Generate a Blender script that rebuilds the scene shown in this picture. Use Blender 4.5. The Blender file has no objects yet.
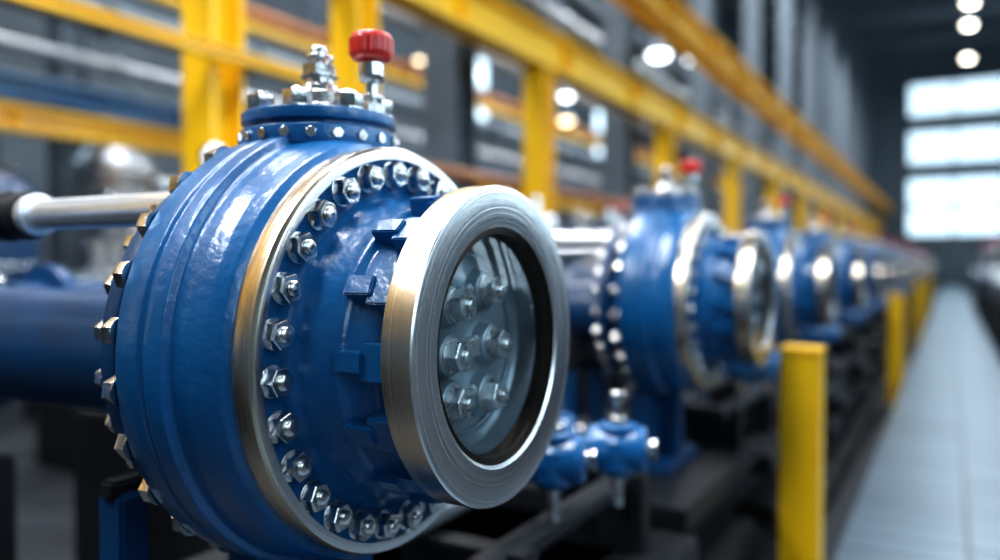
import bpy, bmesh, math, random
from mathutils import Matrix, Vector
random.seed(7)
sc = bpy.context.scene
pi = math.pi

# ---------------------------------------------------------------- materials
def newmat(name):
    m = bpy.data.materials.new(name); m.use_nodes = True
    nt = m.node_tree
    return m, nt, nt.nodes['Principled BSDF']

def mat(name, col, rough=0.5, metal=0.0, coat=0.0, bump=0.0, bscale=40, var=0.0, vscale=6, spec=0.5, rvar=0.0):
    m, nt, b = newmat(name)
    b.inputs['Base Color'].default_value = (*col, 1)
    b.inputs['Roughness'].default_value = rough
    b.inputs['Metallic'].default_value = metal
    b.inputs['Coat Weight'].default_value = coat
    b.inputs['Coat Roughness'].default_value = 0.12
    b.inputs['Specular IOR Level'].default_value = spec
    tc = nt.nodes.new('ShaderNodeTexCoord')
    if bump > 0:
        n = nt.nodes.new('ShaderNodeTexNoise'); n.inputs['Scale'].default_value = bscale
        n.inputs['Detail'].default_value = 4
        bp = nt.nodes.new('ShaderNodeBump'); bp.inputs['Strength'].default_value = bump
        bp.inputs['Distance'].default_value = 0.004
        nt.links.new(tc.outputs['Object'], n.inputs['Vector'])
        nt.links.new(n.outputs['Fac'], bp.inputs['Height'])
        nt.links.new(bp.outputs['Normal'], b.inputs['Normal'])
        nt.links.new(bp.outputs['Normal'], b.inputs['Coat Normal'])
    if var > 0 or rvar > 0:
        n = nt.nodes.new('ShaderNodeTexNoise'); n.inputs['Scale'].default_value = vscale
        n.inputs['Detail'].default_value = 5
        nt.links.new(tc.outputs['Object'], n.inputs['Vector'])
        if var > 0:
            mx = nt.nodes.new('ShaderNodeValToRGB')
            mx.color_ramp.elements[0].position = 0.3; mx.color_ramp.elements[1].position = 0.7
            mx.color_ramp.elements[0].color = (*[c*(1-var) for c in col], 1)
            mx.color_ramp.elements[1].color = (*[min(1, c*(1+var)) for c in col], 1)
            nt.links.new(n.outputs['Fac'], mx.inputs['Fac'])
            nt.links.new(mx.outputs['Color'], b.inputs['Base Color'])
        if rvar > 0:
            mr = nt.nodes.new('ShaderNodeMapRange')
            mr.inputs['To Min'].default_value = max(0.03, rough-rvar); mr.inputs['To Max'].default_value = rough+rvar
            nt.links.new(n.outputs['Fac'], mr.inputs['Value'])
            nt.links.new(mr.outputs['Result'], b.inputs['Roughness'])
    return m

def emis(name, col, s):
    m, nt, b = newmat(name)
    b.inputs['Base Color'].default_value = (*col, 1)
    b.inputs['Emission Color'].default_value = (*col, 1)
    b.inputs['Emission Strength'].default_value = s
    return m

def turned(name, col, rough, mode, aniso=0.75, bump=0.2):
    """lathe-turned steel: fine concentric ('r') or axial ('x') tool marks about local X"""
    m, nt, b = newmat(name)
    b.inputs['Metallic'].default_value = 1; b.inputs['Roughness'].default_value = rough
    b.inputs['Anisotropic'].default_value = aniso
    tg = nt.nodes.new('ShaderNodeTangent'); tg.direction_type = 'RADIAL'; tg.axis = 'X'
    nt.links.new(tg.outputs['Tangent'], b.inputs['Tangent'])
    tc = nt.nodes.new('ShaderNodeTexCoord'); sp = nt.nodes.new('ShaderNodeSeparateXYZ')
    nt.links.new(tc.outputs['Object'], sp.inputs[0])
    if mode == 'r':
        cb = nt.nodes.new('ShaderNodeCombineXYZ')
        nt.links.new(sp.outputs['Y'], cb.inputs['Y']); nt.links.new(sp.outputs['Z'], cb.inputs['Z'])
        ln = nt.nodes.new('ShaderNodeVectorMath'); ln.operation = 'LENGTH'
        nt.links.new(cb.outputs[0], ln.inputs[0]); src = ln.outputs['Value']
    else:
        src = sp.outputs['X']
    n = nt.nodes.new('ShaderNodeTexNoise'); n.noise_dimensions = '1D'
    n.inputs['Scale'].default_value = 420; n.inputs['Detail'].default_value = 4
    nt.links.new(src, n.inputs['W'])
    bp = nt.nodes.new('ShaderNodeBump'); bp.inputs['Strength'].default_value = bump; bp.inputs['Distance'].default_value = 0.001
    nt.links.new(n.outputs['Fac'], bp.inputs['Height']); nt.links.new(bp.outputs['Normal'], b.inputs['Normal'])
    mr = nt.nodes.new('ShaderNodeMapRange'); mr.inputs['To Min'].default_value = rough*0.6; mr.inputs['To Max'].default_value = rough*1.5
    nt.links.new(n.outputs['Fac'], mr.inputs['Value']); nt.links.new(mr.outputs['Result'], b.inputs['Roughness'])
    cr = nt.nodes.new('ShaderNodeValToRGB')
    cr.color_ramp.elements[0].position = 0.3; cr.color_ramp.elements[1].position = 0.7
    cr.color_ramp.elements[0].color = (*[c*0.86 for c in col], 1); cr.color_ramp.elements[1].color = (*[min(1, c*1.08) for c in col], 1)
    nt.links.new(n.outputs['Fac'], cr.inputs['Fac']); nt.links.new(cr.outputs['Color'], b.inputs['Base Color'])
    return m

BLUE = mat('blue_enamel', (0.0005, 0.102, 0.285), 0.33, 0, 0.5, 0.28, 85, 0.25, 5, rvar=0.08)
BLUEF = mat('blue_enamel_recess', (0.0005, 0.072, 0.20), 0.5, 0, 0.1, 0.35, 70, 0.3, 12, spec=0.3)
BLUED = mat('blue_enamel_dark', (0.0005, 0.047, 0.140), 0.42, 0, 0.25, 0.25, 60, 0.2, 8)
STEEL = turned('turned_steel_face', (0.72, 0.72, 0.72), 0.22, 'r')
STEELX = turned('turned_steel_rim', (0.80, 0.71, 0.57), 0.22, 'x', 0.6)  # steel with warm yellow reflections painted into its base colour
ZINC = mat('zinc_bolt', (0.66, 0.66, 0.66), 0.22, 1, 0, 0.1, 200, 0.25, 60, rvar=0.1)
SATIN = mat('satin_nut', (0.78, 0.79, 0.80), 0.28, 0.85, 0, 0.1, 200, 0.2, 60, rvar=0.1)
CHROME = mat('chrome', (0.88, 0.88, 0.90), 0.24, 1, rvar=0.05, vscale=20)
ROD = mat('polished_rod', (0.80, 0.83, 0.88), 0.22, 0.65, rvar=0.05, vscale=20)
GASK = mat('gasket_bronze', (0.07, 0.055, 0.045), 0.35, 0.8)
PLATE = mat('inner_plate', (0.30, 0.37, 0.42), 0.36, 0.55, 0, 0.1, 80, 0.3, 15)
DARK = mat('black_steel', (0.010, 0.012, 0.016), 0.5, 0.2, 0, 0.1, 30, 0.3, 5)
RED = mat('red_plastic', (0.62, 0.02, 0.012), 0.35, 0, 0.3)
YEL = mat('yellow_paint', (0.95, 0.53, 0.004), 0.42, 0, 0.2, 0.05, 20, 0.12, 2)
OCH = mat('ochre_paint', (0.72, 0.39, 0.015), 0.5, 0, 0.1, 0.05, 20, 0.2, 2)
GREY = mat('galvanised_steel', (0.46, 0.48, 0.50), 0.32, 0.85, 0, 0, 20, 0.3, 4)
GREYP = mat('grey_paint', (0.12, 0.155, 0.19), 0.5, 0.1, 0, 0, 20, 0.2, 3)
COPP = mat('rust_brown_pipe', (0.36, 0.14, 0.05), 0.4, 0.5, 0, 0, 20, 0.2, 3)
m, nt, b = newmat('sight_glass'); GLASS = m
for n in list(nt.nodes):
    if n.type != 'OUTPUT_MATERIAL': nt.nodes.remove(n)
out = [n for n in nt.nodes if n.type == 'OUTPUT_MATERIAL'][0]
tr = nt.nodes.new('ShaderNodeBsdfTransparent'); tr.inputs[0].default_value = (0.95, 0.98, 0.99, 1)
gl = nt.nodes.new('ShaderNodeBsdfGlossy'); gl.inputs['Roughness'].default_value = 0.02
fr = nt.nodes.new('ShaderNodeFresnel'); fr.inputs['IOR'].default_value = 1.45
mx = nt.nodes.new('ShaderNodeMixShader')
nt.links.new(fr.outputs[0], mx.inputs[0]); nt.links.new(tr.outputs[0], mx.inputs[1]); nt.links.new(gl.outputs[0], mx.inputs[2])
nt.links.new(mx.outputs[0], out.inputs[0])

# ---------------------------------------------------------------- mesh builder
def axisM(org, d):
    d = Vector(d).normalized()
    q = Vector((0, 0, 1)).rotation_difference(d)
    return Matrix.Translation(Vector(org)) @ q.to_matrix().to_4x4()

def rnd(pts, rad=0.003, seg=3):
    out = [pts[0]]
    for i in range(1, len(pts)-1):
        p0, p, p1 = Vector(pts[i-1]), Vector(pts[i]), Vector(pts[i+1])
        a, b_ = p0-p, p1-p
        la, lb = a.length, b_.length
        if la < 1e-7 or lb < 1e-7: continue
        r = min(rad, la*0.45, lb*0.45)
        s, e = p+a.normalized()*r, p+b_.normalized()*r
        for k in range(seg+1):
            t = k/seg
            out.append(tuple((1-t)**2*s + 2*t*(1-t)*p + t*t*e))
    out.append(pts[-1])
    return out

class MB:
    def __init__(s): s.bm = bmesh.new(); s.mats = []
    def mi(s, m):
        if m not in s.mats: s.mats.append(m)
        return s.mats.index(m)
    def lathe(s, prof, m, org=(0, 0, 0), d=(1, 0, 0), seg=48):
        M = axisM(org, d); k = s.mi(m); rings = []
        for a, r in prof:
            if r < 1e-6: rings.append([s.bm.verts.new(M @ Vector((0, 0, a)))])
            else: rings.append([s.bm.verts.new(M @ Vector((r*math.cos(2*pi*i/seg), r*math.sin(2*pi*i/seg), a))) for i in range(seg)])
        for A, B in zip(rings, rings[1:]):
            for i in range(seg):
                j = (i+1) % seg
                if len(A) == 1 and len(B) == 1: continue
                if len(A) == 1: f = (A[0], B[i], B[j])
                elif len(B) == 1: f = (A[i], A[j], B[0])
                else: f = (A[i], A[j], B[j], B[i])
                try: s.bm.faces.new(f).material_index = k
                except ValueError: pass
    def cyl(s, m, p0, p1, r, seg=24, cham=0.0):
        p0, p1 = Vector(p0), Vector(p1); L = (p1-p0).length
        c = cham or min(r*0.12, L*0.2)
        s.lathe([(0, 0), (0, r-c), (c, r), (L-c, r), (L, r-c), (L, 0)], m, p0, p1-p0, seg)
    def box(s, m, lo, hi, M=None, bev=0.0):
        k = s.mi(m); M = M or Matrix.Identity(4)
        tmp = bmesh.new()
        bmesh.ops.create_cube(tmp, size=1)
        c = [(a+b_)/2 for a, b_ in zip(lo, hi)]; z = [b_-a for a, b_ in zip(lo, hi)]
        for v in tmp.verts: v.co = Vector([c[i]+v.co[i]*z[i] for i in range(3)])
        if bev: bmesh.ops.bevel(tmp, geom=tmp.edges[:], offset=bev, segments=2, affect='EDGES')
        vm = {v: s.bm.verts.new(M @ v.co) for v in tmp.verts}
        for f in tmp.faces: s.bm.faces.new([vm[v] for v in f.verts]).material_index = k
        tmp.free()
    def nut(s, m, org, d, R, h, stud=0.0, sr=None, rot=0.0, washer=True):
        M = axisM(org, d) @ Matrix.Rotation(rot, 4, 'Z'); k = s.mi(m); z0 = 0
        if washer:
            s.lathe([(0, 0), (0, R*1.06), (h*0.10, R*1.06), (h*0.12, R*1.02), (h*0.12, 0)], m, org, d, 20); z0 = h*0.12
        rings = [[s.bm.verts.new(M @ Vector((q*math.cos(pi/3*i), q*math.sin(pi/3*i), z))) for i in range(6)]
                 for z, q in ((z0, R*0.98), (z0+h*0.03, R), (z0+h*0.92, R), (z0+h, R*0.92))]
        for A, B in zip(rings, rings[1:]):
            for i in range(6):
                s.bm.faces.new((A[i], A[(i+1) % 6], B[(i+1) % 6], B[i])).material_index = k
        s.bm.faces.new(rings[-1]).material_index = k
        if stud:
            sr = sr or R*0.5; a = z0+h; pr = [(a-0.0004, sr*1.3), (a-0.0004, sr)]
            nth = 3; p = stud*0.75/nth
            for q_ in range(nth):
                pr += [(a+p*q_, sr*0.90), (a+p*(q_+0.5), sr)]
            pr += [(a+stud*0.8, sr*0.92), (a+stud, sr*0.72), (a+stud, 0)]
            s.lathe(pr, m, org, d, 16)
    def mesh(s, name, dz=0.0):
        bmesh.ops.recalc_face_normals(s.bm, faces=s.bm.faces[:])
        if dz:
            for v in s.bm.verts: v.co.z += dz
        me = bpy.data.meshes.new(name); s.bm.to_mesh(me); s.bm.free()
        for m_ in s.mats: me.materials.append(m_)
        me.shade_smooth(); me.set_sharp_from_angle(angle=math.radians(36))
        return me

def obj(name, me, loc=(0, 0, 0), parent=None, rot=(0, 0, 0)):
    o = bpy.data.objects.new(name, me); o.location = loc; o.rotation_euler = rot
    sc.collection.objects.link(o)
    if parent: o.parent = parent
    return o
def empty(name, loc=(0, 0, 0), rz=0):
    o = bpy.data.objects.new(name, None); o.location = loc; o.rotation_euler = (0, 0, rz)
    o.empty_display_size = 0.1; sc.collection.objects.link(o); return o

FLOOR = 0.0
AX = 1.1975
CX = (1, 0, 0)
ST = 0.66        # skid top height
BZ = -0.012      # body axis sits slightly under the window axis
# ================================================================ THE VALVE (local: +X axis of window)
def build_body():
    b = MB()
    prof = [(-0.47, 0.0), (-0.47, 0.10), (-0.44, 0.12), (-0.43, 0.20), (-0.40, 0.215), (-0.375, 0.230), (-0.350, 0.272),
            (-0.348, 0.297), (-0.306, 0.300), (-0.302, 0.296), (-0.298, 0.296), (-0.294, 0.3005), (-0.268, 0.2995),
            (-0.264, 0.2890), (-0.255, 0.2880), (-0.240, 0.2880), (-0.215, 0.2845), (-0.198, 0.278), (-0.190, 0.269), (-0.187, 0.261), (-0.187, 0.25)]
    b.lathe(rnd(prof, 0.0022), BLUE, (0, 0, 0), CX, 160)
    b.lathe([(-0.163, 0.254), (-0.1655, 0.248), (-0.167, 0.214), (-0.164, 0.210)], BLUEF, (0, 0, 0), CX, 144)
    prof = [(-0.164, 0.210), (-0.155, 0.203), (-0.142, 0.198), (-0.120, 0.192), (-0.108, 0.190), (-0.102, 0.182), (-0.085, 0.180),
            (-0.066, 0.176), (-0.060, 0.168), (-0.045, 0.162), (-0.026, 0.160)]
    b.lathe(rnd(prof, 0.004), BLUE, (0, 0, 0), CX, 144)
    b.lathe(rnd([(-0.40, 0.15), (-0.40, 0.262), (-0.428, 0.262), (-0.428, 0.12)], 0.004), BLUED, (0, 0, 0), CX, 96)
    return b.mesh('body', BZ)
def build_lugs():
    b = MB()
    for i in range(14):
        a = 2*pi*(i+0.5)/14
        M = Matrix.Rotation(a, 4, 'X')
        b.box(BLUE, (-0.076, -0.021, 0.150), (-0.036, 0.021, 0.193), M, 0.0016)
        b.box(BLUE, (-0.108, -0.012, 0.150), (-0.070, 0.012, 0.198), M, 0.0016)
    return b.mesh('lugs', BZ*0.5)
def build_retaining():
    b = MB()
    b.lathe(rnd([(-0.190, 0.245), (-0.190, 0.2700), (-0.162, 0.2700), (-0.158, 0.2665)], 0.001), STEELX, (0, 0, 0), CX, 160)
    b.lathe([(-0.158, 0.2665), (-0.1575, 0.264), (-0.1575, 0.2540), (-0.166, 0.2525)], STEEL, (0, 0, 0), CX, 160)
    return b.mesh('retaining_ring', BZ)
def build_window_ring():
    b = MB()
    b.lathe(rnd([(-0.042, 0.15), (-0.042, 0.1985), (-0.040, 0.2005), (-0.002, 0.2005)], 0.0006), STEELX, (0, 0, 0), CX, 192)
    b.lathe(rnd([(-0.002, 0.2005), (0, 0.1985), (0, 0.153), (-0.003, 0.149)], 0.0006), STEEL, (0, 0, 0), CX, 192)
    pr = [(-0.003, 0.149)]
    a, r = -0.003, 0.149
    for i in range(3):
        pr += [(a-0.0010, r-0.0004), (a-0.0010, r-0.0024), (a-0.0004, r-0.0028)]; a -= 0.0014; r -= 0.0028
    pr += [(-0.010, 0.1395), (-0.03, 0.139)]
    b.lathe(pr, GASK, (0, 0, 0), CX, 128)
    return b.mesh('window_ring')
def build_interior():
    b = MB()
    b.lathe(rnd([(-0.028, 0.139), (-0.054, 0.137), (-0.060, 0.126), (-0.060, 0.06), (-0.060, 0)], 0.004), PLATE, (0, 0, 0), CX, 96)
    b.lathe(rnd([(-0.060, 0.120), (-0.054, 0.118), (-0.054, 0.112), (-0.060, 0.110)], 0.002), PLATE, (0, 0, 0), CX, 96)
    pts = [(0.030, 0.068), (0.045, -0.004), (0.036, -0.070), (-0.046, 0.052), (-0.055, -0.010), (-0.050, -0.068)]
    for y, z in pts:
        b.lathe(rnd([(-0.060, 0.0), (-0.060, 0.030), (-0.044, 0.026), (-0.040, 0)], 0.002), PLATE, (0, y, z), CX, 32)
        b.nut(SATIN, (-0.0435, y, z), CX, 0.0205, 0.017, 0.007, 0.0095, random.random())
    for (y0, z0), (y1, z1) in ((pts[0], pts[3]), (pts[1], pts[4]), (pts[2], pts[5])):
        ang = math.atan2(z1-z0, y1-y0); L = math.hypot(y1-y0, z1-z0)
        M = Matrix.Translation((0, y0, z0)) @ Matrix.Rotation(ang, 4, 'X')
        b.box(SATIN, (-0.060, 0, -0.014), (-0.048, L, 0.014), M, 0.003)
    return b.mesh('inner_plate_and_nuts')
def build_glass():
    b = MB()
    R = 0.50; r0 = 0.1393
    pr = []
    for i in range(9):
        r = r0*(1-i/8); pr.append((-0.012+math.sqrt(R*R-r*r)-math.sqrt(R*R-r0*r0), r))
    b.lathe(pr, GLASS, (-0.004, 0, 0), CX, 96)
    return b.mesh('sight_glass_pane')
def build_nuts():
    b = MB()
    for i in range(28):
        a = 2*pi*(i+0.3)/28; c, s_ = math.cos(a), math.sin(a)
        b.nut(ZINC, (-0.166, 0.234*c, 0.234*s_), CX, 0.0176, 0.016, 0.0055, 0.0092, a+random.uniform(-.5, .5))
    for i in range(26):
        a = 2*pi*(i+0.5)/26; c, s_ = math.cos(a), math.sin(a)
        b.nut(ZINC, (-0.350, 0.284*c, 0.284*s_), (-1, 0, 0), 0.0180, 0.020, 0.007, 0.0105, a)
        b.nut(ZINC, (-0.429, 0.245*c, 0.245*s_), (-1, 0, 0), 0.015, 0.016, 0.006, 0.009, a)
    return b.mesh('flange_nuts', BZ)
BX = -0.304
def build_bonnet():
    b = MB(); U = (0, 0, 1); o = (BX, 0, 0); T = 0.311
    b.lathe(rnd([(0.20, 0.100), (0.258, 0.102), (0.261, 0.109), (0.287, 0.109), (0.289, 0.098), (0.2945, 0.098), (0.296, 0.108), (T, 0.108), (T, 0)], 0.002), BLUE, o, U, 96)
    for i in range(8):
        a = 2*pi*(i+0.5)/8
        b.nut(ZINC, (BX+0.087*math.cos(a), 0.087*math.sin(a), T), U, 0.0195, 0.020, 0.005, 0.009, a)
    for i in range(20):
        a = 2*pi*i/20
        b.nut(ZINC, (BX+0.108*math.cos(a), 0.108*math.sin(a), 0.275), (math.cos(a), math.sin(a), 0), 0.0075, 0.005, washer=False)
    b.lathe(rnd([(T, 0.052), (T+0.014, 0.052), (T+0.015, 0.042), (T+0.034, 0.038), (T+0.036, 0.028), (T+0.046, 0.026), (T+0.048, 0.020), (T+0.060, 0.020)], 0.0015), ZINC, o, U, 40)
    b.nut(ZINC, (BX, 0, T+0.058), U, 0.025, 0.016, 0.0, washer=True)
    t2 = T+0.076
    b.lathe(rnd([(t2, 0.013), (t2+0.006, 0.013), (t2+0.007, 0.020), (t2+0.013, 0.020), (t2+0.014, 0.012), (t2+0.019, 0.011), (t2+0.020, 0.013), (t2+0.026, 0.011), (t2+0.026, 0)], 0.0012), ZINC, o, U, 32)
    p = (-0.226, 0.02, 0)
    b.nut(ZINC, (p[0], p[1], T), U, 0.024, 0.014)
    b.lathe(rnd([(T+0.014, 0.011), (T+0.022, 0.011), (T+0.023, 0.015), (T+0.029, 0.015), (T+0.030, 0.009), (T+0.047, 0.009), (T+0.048, 0.016), (T+0.055, 0.018), (T+0.073, 0.018), (T+0.078, 0.014)], 0.001), ZINC, p, U, 32)
    return b.mesh('bonnet')
def build_knob():
    b = MB(); U = (0, 0, 1); p = (-0.226, 0.02, 0); z = 0.388
    b.lathe(rnd([(z, 0.0), (z, 0.022), (z+0.003, 0.028), (z+0.010, 0.0300), (z+0.028, 0.0300), (z+0.037, 0.027), (z+0.041, 0.014), (z+0.041, 0)], 0.003), RED, p, U, 48)
    for i in range(20):
        a = 2*pi*i/20
        b.cyl(RED, (p[0]+0.0293*math.cos(a), p[1]+0.0293*math.sin(a), z+.008), (p[0]+0.0293*math.cos(a), p[1]+0.0293*math.sin(a), z+.030), 0.0022, 8)
    return b.mesh('red_cap')
def build_pipes():
    b = MB(); pz = -0.048
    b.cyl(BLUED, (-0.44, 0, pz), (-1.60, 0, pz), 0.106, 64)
    for x in (-1.25, -1.285):
        b.lathe(rnd([(0, 0.10), (0, 0.15), (0.03, 0.15), (0.03, 0.10)], 0.003), BLUED, (x, 0, pz), (-1, 0, 0), 64)
    for i in range(12):
        a = 2*pi*i/12
        b.nut(ZINC, (-1.25, 0.13*math.cos(a), pz+0.13*math.sin(a)), (1, 0, 0), 0.013, 0.013, 0.006)
    return b.mesh('inlet_pipe')
def build_rod():
    b = MB(); y, z = -0.13, 0.180
    b.cyl(ROD, (-0.36, y, z), (-1.52, y, z), 0.0245, 40)
    b.lathe(rnd([(0, 0.02), (0, 0.039), (0.02, 0.039), (0.022, 0.033), (0.05, 0.033), (0.052, 0.041), (0.09, 0.041), (0.092, 0.02)], 0.002), DARK, (-0.79, y, z), (-1, 0, 0), 40)
    b.lathe(rnd([(0, 0.02), (0, 0.034), (0.018, 0.034), (0.018, 0.02)], 0.002), ROD, (-0.77, y, z), (-1, 0, 0), 40)
    b.box(DARK, (-1.56, y-0.04, 0.03), (-1.48, y+0.04, z+0.05), None, 0.005)
    return b.mesh('polished_tie_rod')
def build_support():
    b = MB()
    zt = ST-AX
    b.box(BLUED, (-0.42, -0.16, zt), (-0.24, 0.16, zt+0.04), None, 0.006)
    b.box(BLUED, (-0.35, -0.13, zt+0.03), (-0.31, 0.13, -0.24), None, 0.005)
    b.box(BLUED, (-0.41, -0.03, zt+0.03), (-0.25, 0.03, -0.26), None, 0.005)
    b.box(BLUED, (-0.610, -0.145, zt), (-0.555, -0.095, -0.235), None, 0.005)
    b.box(DARK, (-0.60, -0.15, -0.245), (-0.565, 0.15, -0.215), None, 0.005)
    b.box(DARK, (-0.60, -0.09, -0.255), (-0.565, 0.09, -0.12), None, 0.01)
    b.box(BLUED, (-0.610, 0.095, zt), (-0.555, 0.145, -0.235), None, 0.005)
    return b.mesh('support_saddle')
def build_aux():
    b = MB(); U = (0, 0, 1)
    for (x, y, z, s) in ((-0.17, 0.50, -0.27, 1.0), (-0.11, 0.68, -0.28, 1.0), (-0.30, 0.60, -0.25, 0.9), (-0.34, 0.85, -0.30, 0.9)):
        b.lathe(rnd([(-0.055*s, 0), (-0.055*s, 0.030*s), (-0.04*s, 0.045*s), (0.02*s, 0.05*s), (0.035*s, 0.035*s), (0.04*s, 0.042*s), (0.052*s, 0.042*s), (0.052*s, 0)], 0.004), BLUE, (x, y, z), U, 40)
        b.lathe(rnd([(-0.06*s, 0), (-0.06*s, 0.045*s), (-0.045*s, 0.048*s), (0.045*s, 0.048*s), (0.06*s, 0.045*s), (0.06*s, 0)], 0.003), BLUE, (x, y, z), (1, 0.3, 0), 40)
        b.lathe(rnd([(0.052*s, 0.02), (0.065*s, 0.02), (0.067*s, 0.009), (0.095*s, 0.009), (0.097*s, 0.018), (0.118*s, 0.018), (0.122*s, 0.0)], 0.002), ZINC, (x, y, z), U, 24)
        b.nut(ZINC, (x+0.06*s, y+0.018*s, z), (1, 0.3, 0), 0.02, 0.016)
        b.cyl(ZINC, (x, y, z-0.055*s), (x, y, z-0.12), 0.012, 16)
    b.cyl(DARK, (-0.20, 0.25, -0.42), (-0.20, 1.05, -0.42), 0.03, 24)
    b.cyl(GREY, (-0.36, 0.25, -0.37), (-0.36, 1.1, -0.37), 0.025, 24)
    for y in (0.35, 0.95):
        b.box(DARK, (-0.40, y-0.03, ST-AX-0.05), (-0.14, y+0.03, -0.40), None, 0.004)
    return b.mesh('drain_valves')
def build_skid():
    b = MB(); zt = ST-AX
    b.box(DARK, (-0.95, -0.45, zt-0.06), (-0.10, 0.42, zt), None, 0.006)
    b.box(DARK, (-0.95, 0.48, zt-0.12), (-0.06, 1.12, zt-0.05), None, 0.006)
    b.box(DARK, (-0.80, -0.45, -AX+0.10), (-0.20, 1.12, zt-0.05), None, 0.01)
    b.box(DARK, (-0.90, -0.45, -AX), (-0.05, 1.12, -AX+0.12), None, 0.01)
    b.box(DARK, (-0.30, -0.30, zt-0.30), (-0.08, 0.30, zt-0.22), None, 0.01)
    b.box(DARK, (-0.30, 0.55, zt-0.33), (-0.06, 1.0, zt-0.25), None, 0.01)
    return b.mesh('skid')

parts = [('body', build_body()), ('lugs', build_lugs()), ('retaining_ring', build_retaining()), ('window_ring', build_window_ring()),
         ('inner_plate_and_nuts', build_interior()), ('glass_pane', build_glass()), ('flange_nuts', build_nuts()),
         ('bonnet', build_bonnet()), ('red_cap', build_knob()), ('inlet_pipe', build_pipes()), ('tie_rod', build_rod()),
         ('support_saddle', build_support()), ('drain_valves', build_aux()), ('skid', build_skid())]
X0, Y0, DY = -0.4875, 0.879, 1.6
for k in range(22):
    e = empty('flanged_sight_glass_valve', (X0, Y0+DY*k, AX))
    for n, me in parts: obj(n, me, parent=e)

# ================================================================ ROOM
XL, XR, YB, YF, ZC = -13.0, 6.5, -5.0, 45.0, 12.2
WALL = mat('wall_cladding', (0.085, 0.115, 0.14), 0.6, 0, 0, 0, 10, 0.2, 1)
CEIL = mat('ceiling_deck', (0.05, 0.068, 0.085), 0.7, 0, 0, 0, 10, 0.2, 1)
FLO = mat('floor_concrete', (0.03, 0.035, 0.042), 0.45, 0, 0, 0.1, 12, 0.35, 2)
def boxobj(name, m, lo, hi, bev=0, parent=None):
    b = MB(); c = Vector([(a+q)/2 for a, q in zip(lo, hi)])
    b.box(m, tuple(Vector(lo)-c), tuple(Vector(hi)-c), None, bev)
    return obj(name, b.mesh(name), c, parent)
boxobj('floor', FLO, (XL, YB, FLOOR-0.2), (XR, YF, FLOOR))
boxobj('ceiling', CEIL, (XL, YB, ZC), (XR, YF, ZC+0.2))
boxobj('wall_left', WALL, (XL-0.2, YB, FLOOR), (XL, YF, ZC))
boxobj('wall_right', WALL, (XR, YB, FLOOR), (XR+0.2, YF, ZC))
boxobj('wall_far', WALL, (XL, YF, FLOOR), (XR, YF+0.2, ZC))
boxobj('wall_back', WALL, (XL, YB-0.2, FLOOR), (XR, YB, ZC))

def win_mat(name, s):
    return emis(name, (0.66, 0.86, 1.0), s)
WFAR = win_mat('daylit_glass_far', 1.4); WSIDE = win_mat('daylit_glass_side', 6.3); WLEFT = win_mat('daylit_glass_left', 2.2)  # the side glow is an added light source for highlights
FRM = mat('window_frame', (0.10, 0.14, 0.17), 0.5, 0.3)
def window(name, axis, pos, u0, u1, z0, z1, nu, nz, gm, sgn, fw=0.07, fu=None):
    b = MB(); fu = fu or fw
    def bx(m, ua, ub, za, zb, d0, d1):
        a, c = sorted((pos+sgn*d0, pos+sgn*d1))
        if axis == 'y': b.box(m, (ua, a, za), (ub, c, zb))
        else: b.box(m, (a, ua, za), (c, ub, zb))
    bx(gm, u0, u1, z0, z1, 0.005, 0.02)
    for i in range(nu+1):
        u = u0+(u1-u0)*i/nu; bx(FRM, u-fu/2, u+fu/2, z0-fw, z1+fw, 0.0, 0.10)
    for i in range(nz+1):
        z = z0+(z1-z0)*i/nz
        bx(FRM, u0-fw, u1+fw, z-fw/2, z+fw/2, 0.0, 0.11)
    return obj(name, b.mesh(name))
q = 1.8
window('window_1', 'y', YF, -1.9, 6.3, 1.3+4.02*q, 1.3+4.98*q, 4, 1, WFAR, -1, 0.2, 0.1)
window('window_2', 'y', YF, -1.9, 6.3, 1.3+2.72*q, 1.3+3.68*q, 4, 1, WFAR, -1, 0.2, 0.1)
window('window_3', 'y', YF, -1.9, 6.3, 1.3+0.75*q, 1.3+2.38*q, 4, 2, WFAR, -1, 0.2, 0.1)
for i in range(11):
    y = -4.2+4.4*i
    window('window_%d' % (4+i), 'x', XR, y, y+2.4, 2.6, 7.2, 3, 5, WSIDE, -1)  # unseen glowing panels added so the metal has bright highlights to reflect
for i, y in enumerate((-4.0, 3.5, 19.4, 31.0)):
    window('window_%d' % (15+i), 'x', XL, y, y+2.8, 5.6, 8.0, 3, 2, WLEFT, 1)

m, nt, b_ = newmat('walkway_planks'); WALK = m
tc = nt.nodes.new('ShaderNodeTexCoord'); br = nt.nodes.new('ShaderNodeTexBrick'); mp = nt.nodes.new('ShaderNodeMapping')
nt.links.new(tc.outputs['Object'], mp.inputs[0]); nt.links.new(mp.outputs[0], br.inputs['Vector'])
br.inputs['Color1'].default_value = (0.16, 0.215, 0.265, 1); br.inputs['Color2'].default_value = (0.125, 0.17, 0.215, 1)
br.inputs['Mortar'].default_value = (0.035, 0.05, 0.06, 1); br.inputs['Scale'].default_value = 1
br.inputs['Brick Width'].default_value = 0.86; br.inputs['Row Height'].default_value = 0.2; br.inputs['Mortar Size'].default_value = 0.009
br.offset = 0.0
nt.links.new(br.outputs['Color'], b_.inputs['Base Color']); b_.inputs['Roughness'].default_value = 0.36
b_.inputs['Metallic'].default_value = 0.3
boxobj('walkway', WALK, (-0.352, YB+0.3, FLOOR), (0.49, YF-0.3, 0.25), 0.005)

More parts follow.
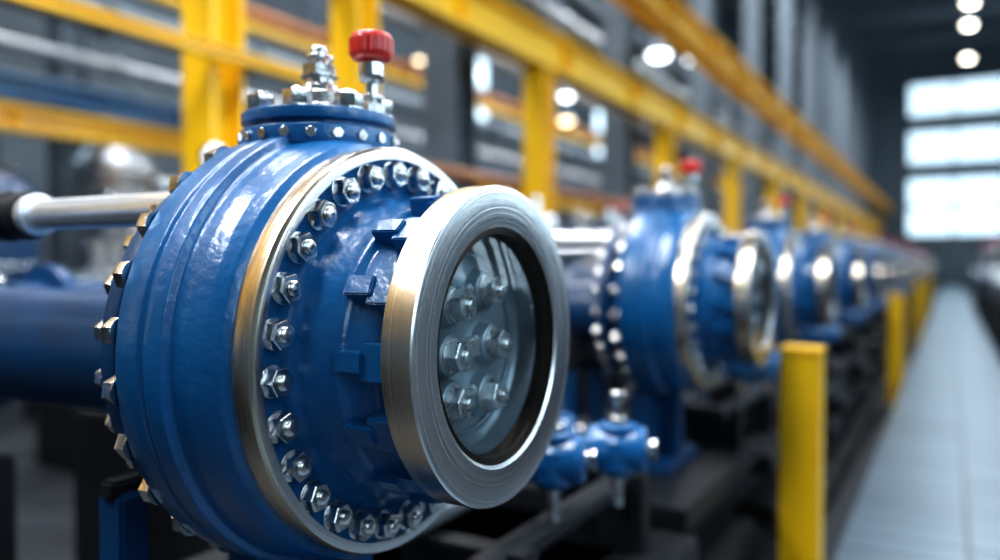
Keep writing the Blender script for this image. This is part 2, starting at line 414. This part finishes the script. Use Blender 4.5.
def ibeamY(name, m, x, z, h, w, y0=YB+0.1, y1=YF-0.1, t=0.03):
    b = MB(); L = (y1-y0)/2
    b.box(m, (-w/2, -L, h/2-t), (w/2, L, h/2)); b.box(m, (-w/2, -L, -h/2), (w/2, L, -h/2+t)); b.box(m, (-t/2, -L, -h/2+t), (t/2, L, h/2-t))
    n = int((y1-y0)/1.75)
    for i in range(n):
        y = -L+(i+0.5)*2*L/n; b.box(m, (-w/2+0.01, y-0.01, -h/2+t), (w/2-0.01, y+0.01, h/2-t))
    return obj(name, b.mesh(name), (x, (y0+y1)/2, z))
def column(name, m, x, y, z1, w=0.22, z0=FLOOR):
    b = MB(); t = 0.025; H = z1-z0-0.002
    b.box(m, (-w/2, -w/2, 0), (w/2, -w/2+t, H)); b.box(m, (-w/2, w/2-t, 0), (w/2, w/2, H)); b.box(m, (-t/2, -w/2+t, 0), (t/2, w/2-t, H))
    b.box(m, (-w*0.8, -w*0.8, 0), (w*0.8, w*0.8, 0.03))
    return obj(name, b.mesh(name), (x, y, z0))
def post(name, m, x, y, z1, w=0.13):
    b = MB(); H = z1-FLOOR-0.002
    b.box(m, (-w/2, -w/2, 0.0), (w/2, w/2, H-0.02), None, 0.008)
    b.box(m, (-w*0.53, -w*0.53, H-0.02), (w*0.53, w*0.53, H), None, 0.004); b.box(DARK, (-w*0.53, -w*0.6, 0), (w*0.53, w*0.6, 0.02), None, 0.003)
    return obj(name, b.mesh(name), (x, y, FLOOR))
ZB = 1.3+1.80
ibeamY('crane_runway_beam', YEL, -3.1, ZB+0.05, 0.34, 0.22)
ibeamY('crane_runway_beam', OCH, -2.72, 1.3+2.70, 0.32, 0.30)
ibeamY('overhead_rail_beam', YEL, -2.93, 2.27, 0.06, 0.06, YB+0.1, 3.4, 0.012)
ibeamY('overhead_rail_beam', YEL, -5.5, 1.3+0.98, 0.18, 0.14, t=0.03)
ibeamY('overhead_rail_beam', BLUE, -6.1, 1.3+1.32, 0.18, 0.14, t=0.03)
YS = [2.7+3.5*i for i in range(-1, 12)]
for y in YS+[3.75]:
    column('steel_column', YEL, -3.1, y, ZB-0.12, 0.20)
for y in YS[2:]:
    column('steel_column', YEL, -5.5, y+0.9, 1.3+0.89, 0.2)
for i in range(10):
    y = 5.8+4*i
    column('building_column', GREYP, -3.75, y, ZC, 0.34)
    column('building_column', GREYP, -8.2, y-4.6, ZC, 0.3)
for y in (2.78, 8.1, 13.8, 20.5):
    post('yellow_guard_post', YEL, -0.422, y, 1.03, 0.125)
for y in range(2, 45, 5):
    boxobj('roof_girder', GREYP, (XL+0.01, y-0.12, ZC-0.75), (XR-0.01, y+0.12, ZC-0.01))

def pipeY(name, m, x, z, r, y0=YB+0.1, y1=YF-0.1):
    b = MB(); L = (y1-y0)/2
    b.cyl(m, (0, -L, 0), (0, L, 0), r, 24)
    y = -L+0.6
    while y < L-0.3:
        b.lathe(rnd([(0, r*0.9), (0, r*1.5), (0.04, r*1.5), (0.04, r*0.9)], 0.002), m, (0, y, 0), (0, 1, 0), 24); y += 1.8
    return obj(name, b.mesh(name), (x, (y0+y1)/2, z))
pipeY('inlet_header_pipe', BLUED, X0-1.70, AX-0.048, 0.10, YB+0.3, 36)
for x, z, r, m_, y0 in ((-3.45, 2.02, 0.05, COPP, 4.0),
                    (-6.7, 3.1, 0.06, GREY, YB+.1), (-6.5, 2.75, 0.08, GREYP, YB+.1), (-6.9, 3.6, 0.14, GREYP, YB+.1), (-7.4, 4.3, 0.12, COPP, YB+.1),
                    (-7.2, 5.0, 0.1, GREY, YB+.1), (-7.0, 4.0, 0.05, YEL, YB+.1),
                    (-4.6, 4.6, 0.07, GREY, YB+.1), (-4.9, 5.3, 0.1, GREYP, YB+.1)):
    pipeY('overhead_pipe', m_, x, z, r, y0)

def vessel(m, h, r):
    b = MB(); U = (0, 0, 1)
    b.lathe(rnd([(0.25, 0), (0.28, r*0.6), (0.40, r), (h-0.25, r), (h-0.08, r*0.65), (h-0.02, r*0.25), (h-0.02, r*0.15), (h+0.12, r*0.15), (h+0.12, r*0.3), (h+0.16, r*0.3), (h+0.16, 0)], 0.02), m, (0, 0, 0), U, 40)
    for z in (0.55, h*0.6, h-0.35):
        b.lathe(rnd([(z, r*0.98), (z, r*1.06), (z+0.04, r*1.06), (z+0.04, r*0.98)], 0.004), CHROME, (0, 0, 0), U, 40)
    for i in range(3):
        a = 2*pi*i/3+0.4; c, s_ = math.cos(a)*r*0.8, math.sin(a)*r*0.8
        b.cyl(DARK, (c, s_, 0), (c, s_, 0.5), 0.04, 12)
    for i in range(12):
        a = 2*pi*i/12
        b.nut(ZINC, (r*0.42*math.cos(a), r*0.42*math.sin(a), h-0.06), U, 0.03, 0.04)
    b.cyl(m, (0, 0, h*0.5), (r+0.25, 0, h*0.5), r*0.25, 20)
    b.lathe([(0, 0), (0, r*0.4), (0.05, r*0.4), (0.05, 0)], CHROME, (r+0.22, 0, h*0.5), (1, 0, 0), 24)
    return b.mesh('vessel')
def pump(m, wheel=True):
    b = MB()
    b.box(DARK, (-0.45, -0.28, 0), (0.45, 0.28, 0.75), None, 0.01)
    b.lathe(rnd([(-0.4, 0), (-0.4, 0.18), (-0.3, 0.22), (0.05, 0.22), (0.08, 0.14), (0.15, 0.14), (0.17, 0.28), (0.22, 0.28), (0.30, 0.24), (0.36, 0.12), (0.5, 0.12), (0.5, 0.18), (0.54, 0.18), (0.54, 0)], 0.01), m, (0, 0, 1.02), (1, 0, 0), 48)
    for i in range(14):
        a = 2*pi*i/14
        b.box(m, (-0.3, -0.006, 0.21), (0.03, 0.006, 0.255), Matrix.Translation((0, 0, 1.02)) @ Matrix.Rotation(a, 4, 'X'))
        b.nut(ZINC, (0.22, 0.255*math.cos(a), 1.02+0.255*math.sin(a)), (1, 0, 0), 0.022, 0.025, 0.01)
    b.cyl(m, (0.22, 0, 1.2), (0.22, 0, 1.5), 0.09, 24)
    b.lathe([(0, 0), (0, 0.15), (0.05, 0.15), (0.05, 0)], CHROME, (0.22, 0, 1.46), (0, 0, 1), 24)
    b.lathe(rnd([(0, 0), (0, 0.12), (0.06, 0.14), (0.10, 0.08), (0.16, 0.07), (0.16, 0)], 0.01), m, (0.22, 0, 1.5), (0, 0, 1), 24)
    b.cyl(CHROME, (-0.2, 0, 1.2), (-0.2, 0, 1.42), 0.05, 16)
    b.lathe([(0, 0), (0, 0.09), (0.04, 0.09), (0.04, 0)], CHROME, (-0.2, 0, 1.40), (0, 0, 1), 24)
    b.cyl(m, (-0.05, 0, 1.2), (-0.05, 0, 1.62), 0.04, 16); b.cyl(m, (-0.3, 0, 1.6), (0.3, 0, 1.6), 0.035, 16)
    b.lathe([(0, 0), (0, 0.06), (0.03, 0.06), (0.03, 0)], CHROME, (-0.05, -0.06, 1.72), (0, 1, 0), 24)
    b.cyl(CHROME, (-0.05, 0, 1.6), (-0.05, 0, 1.7), 0.012, 12)
    if wheel:
        b.cyl(CHROME, (0.22, 0, 1.6), (0.22, 0, 1.8), 0.03, 16)
        b.lathe(rnd([(-0.02, 0.10), (-0.02, 0.13), (0.02, 0.13), (0.02, 0.10), (-0.02, 0.10)], 0.005), RED, (0.22, 0, 1.8), (0, 0, 1), 24)
        b.box(RED, (0.10, -0.01, 1.79), (0.34, 0.01, 1.81)); b.box(RED, (0.21, -0.12, 1.79), (0.23, 0.12, 1.81))
    return b.mesh('pump')
VS = [vessel(GREY, 1.9, 0.34), vessel(CHROME, 1.6, 0.3), vessel(BLUED, 2.1, 0.36), vessel(GREY, 2.5, 0.4)]
PU = [pump(GREY, False), pump(BLUED), pump(CHROME, False), pump(GREYP, False)]
for i in range(20):
    obj('circulation_pump', PU[i % 4], (-4.7, 0.6+1.35*i, FLOOR))
for i in range(22):
    obj('circulation_pump', PU[(i*3+2) % 4], (-2.62, -0.55+1.42*i, FLOOR), rot=(0, 0, pi/2))
for i in range(24):
    obj('process_vessel', VS[i % 4], (-6.75-0.4*(i % 2), 0.8+1.4*i, FLOOR), rot=(0, 0, 0.5*i))
for i in range(12):
    obj('process_vessel', VS[(i+2) % 4], (-10.0, 2+2.1*i, FLOOR), rot=(0, 0, 0.5*i))
for i in range(9):
    obj('circulation_pump', PU[(0, 1, 3)[i % 3]], (1.05, 12.5+1.7*i, FLOOR+0.0), rot=(0, 0, pi))
def cabinet(m):
    b = MB()
    b.box(m, (-0.3, -0.45, 0), (0.3, 0.45, 1.9), None, 0.01)
    for s_ in (-1, 1):
        b.box(GREYP, (-0.315, s_*0.225-0.2, 0.12), (-0.3, s_*0.225+0.2, 1.82), None, 0.004)
        b.box(CHROME, (-0.335, s_*0.05-0.012, 0.9), (-0.315, s_*0.05+0.012, 1.05), None, 0.003)
    for q_ in range(6): b.box(DARK, (-0.32, -0.35, 0.2+q_*0.03), (-0.314, -0.1, 0.212+q_*0.03))
    b.box(DARK, (-0.3, -0.45, 1.9), (0.3, 0.45, 1.96), None, 0.01)
    return b.mesh('cabinet')
CB = [cabinet(BLUED), cabinet(DARK)]
for i in range(14):
    obj('control_cabinet', CB[i % 2], (2.3, 3.0+1.9*i, FLOOR))

# lamps ------------------------------------------------------------
LAMP = emis('lamp_glow', (1.0, 0.93, 0.80), 14); LAMPC = emis('lamp_glow_cool', (0.82, 0.93, 1.0), 9); LAMPW = emis('lamp_glow_warm', (1.0, 0.8, 0.5), 6)
def lampobj(x, y, z, m, s=1.0):
    b = MB(); U = (0, 0, 1)
    b.lathe([(-0.06*s, 0), (-0.055*s, 0.08*s), (-0.03*s, 0.14*s), (0.0, 0.165*s), (0.03*s, 0.17*s)], m, (0, 0, 0), U, 32)
    b.lathe(rnd([(0.03*s, 0.185*s), (0.05*s, 0.18*s), (0.12*s, 0.12*s), (0.26*s, 0.08*s), (0.32*s, 0.05*s), (0.32*s, 0)], 0.003), GREYP, (0, 0, 0), U, 32)
    b.cyl(DARK, (0, 0, 0.3*s), (0, 0, ZC-z-0.005), 0.012, 8)
    obj('high_bay_lamp', b.mesh('high_bay_lamp'), (x, y, z))
def unproj(px, py, H):
    h = (264-py)/800; zc = H/h
    th = math.radians(29.36); X = -(950-px)*zc*math.cos(th)/800; Y = (zc+X*math.sin(th))/math.cos(th)
    return X, Y
for px, py, H, m_, s in ((967, 5, 6.2, LAMP, 0.8), (966, 27, 6.4, LAMP, 0.8), (965, 60, 6.5, LAMP, 0.8),
                   (658, 57, 3.6, LAMPC, 1.0), (694, 60, 3.3, LAMPC, 0.9), (562, 20, 3.6, LAMPC, 0.6), (553, 72, 3.3, LAMPC, 0.7), (566, 98, 2.9, LAMPC, .6),
                   (566, 122, 2.6, LAMPW, .7), (640, 15, 3.8, LAMPC, 0.5), (420, 62, 3.0, LAMPW, .4), (475, 75, 3.0, LAMPC, .6)):
    x, y = unproj(px, py, H)
    if y < YF-0.5 and x > XL+.3: lampobj(x, y, 1.3+H, m_, s)
def area(name, loc, size, e, col, rot=(0, 0, 0), sy=None):
    l = bpy.data.lights.new(name, 'AREA'); l.energy = e; l.color = col; l.size = size
    if sy: l.shape = 'RECTANGLE'; l.size_y = sy
    o = bpy.data.objects.new(name, l); o.location = loc; o.rotation_euler = rot; sc.collection.objects.link(o)
area('ceiling_light', (-0.9, 0.6, 4.8), 0.5, 165, (0.94, 0.97, 1.0), sy=2.6)  # added, unseen area lights for the closed hall, not modelled fixtures
area('ceiling_light', (1.8, 4.0, 5.5), 0.6, 130, (0.90, 0.95, 1.0), sy=5)
area('ceiling_light', (-2.3, -0.5, 3.6), 0.3, 65, (0.93, 0.97, 1.0), (0, math.radians(-20), 0), sy=1.6)  # added out of frame for a bright streak on rod and dome
area('ceiling_light', (-3.9, 0.5, 5.5), 0.8, 180, (0.96, 0.97, 1.0), sy=4)
for y in (4.5, 12.5, 20.5, 30):
    area('ceiling_light', (-5.6, y, 9.5), 1.5, 800, (0.95, 0.97, 1.0), sy=5)  # further added fill along the hall, no lamp stands here
    area('ceiling_light', (0.8, y+5, 9.5), 1.2, 280, (0.82, 0.92, 1.0), sy=5)

w = bpy.data.worlds.new('World'); sc.world = w; w.use_nodes = True
w.node_tree.nodes['Background'].inputs[0].default_value = (0.5, 0.62, 0.75, 1)
w.node_tree.nodes['Background'].inputs[1].default_value = 0.3

cd = bpy.data.cameras.new('camera'); cam = bpy.data.objects.new('camera', cd); sc.collection.objects.link(cam)
cd.sensor_width = 36; cd.lens = 28.8; cam.location = (0, 0, 1.3)
cam.rotation_euler = (math.radians(90-1.15), 0, math.radians(29.36))
cd.clip_start = 0.02; cd.clip_end = 100
cd.dof.use_dof = True; cd.dof.focus_distance = 0.905; cd.dof.aperture_fstop = 1.3
sc.camera = cam
sc.view_settings.view_transform = 'Standard'
try: sc.view_settings.look = 'Medium High Contrast'
except Exception as ex: print('LOOK', ex)
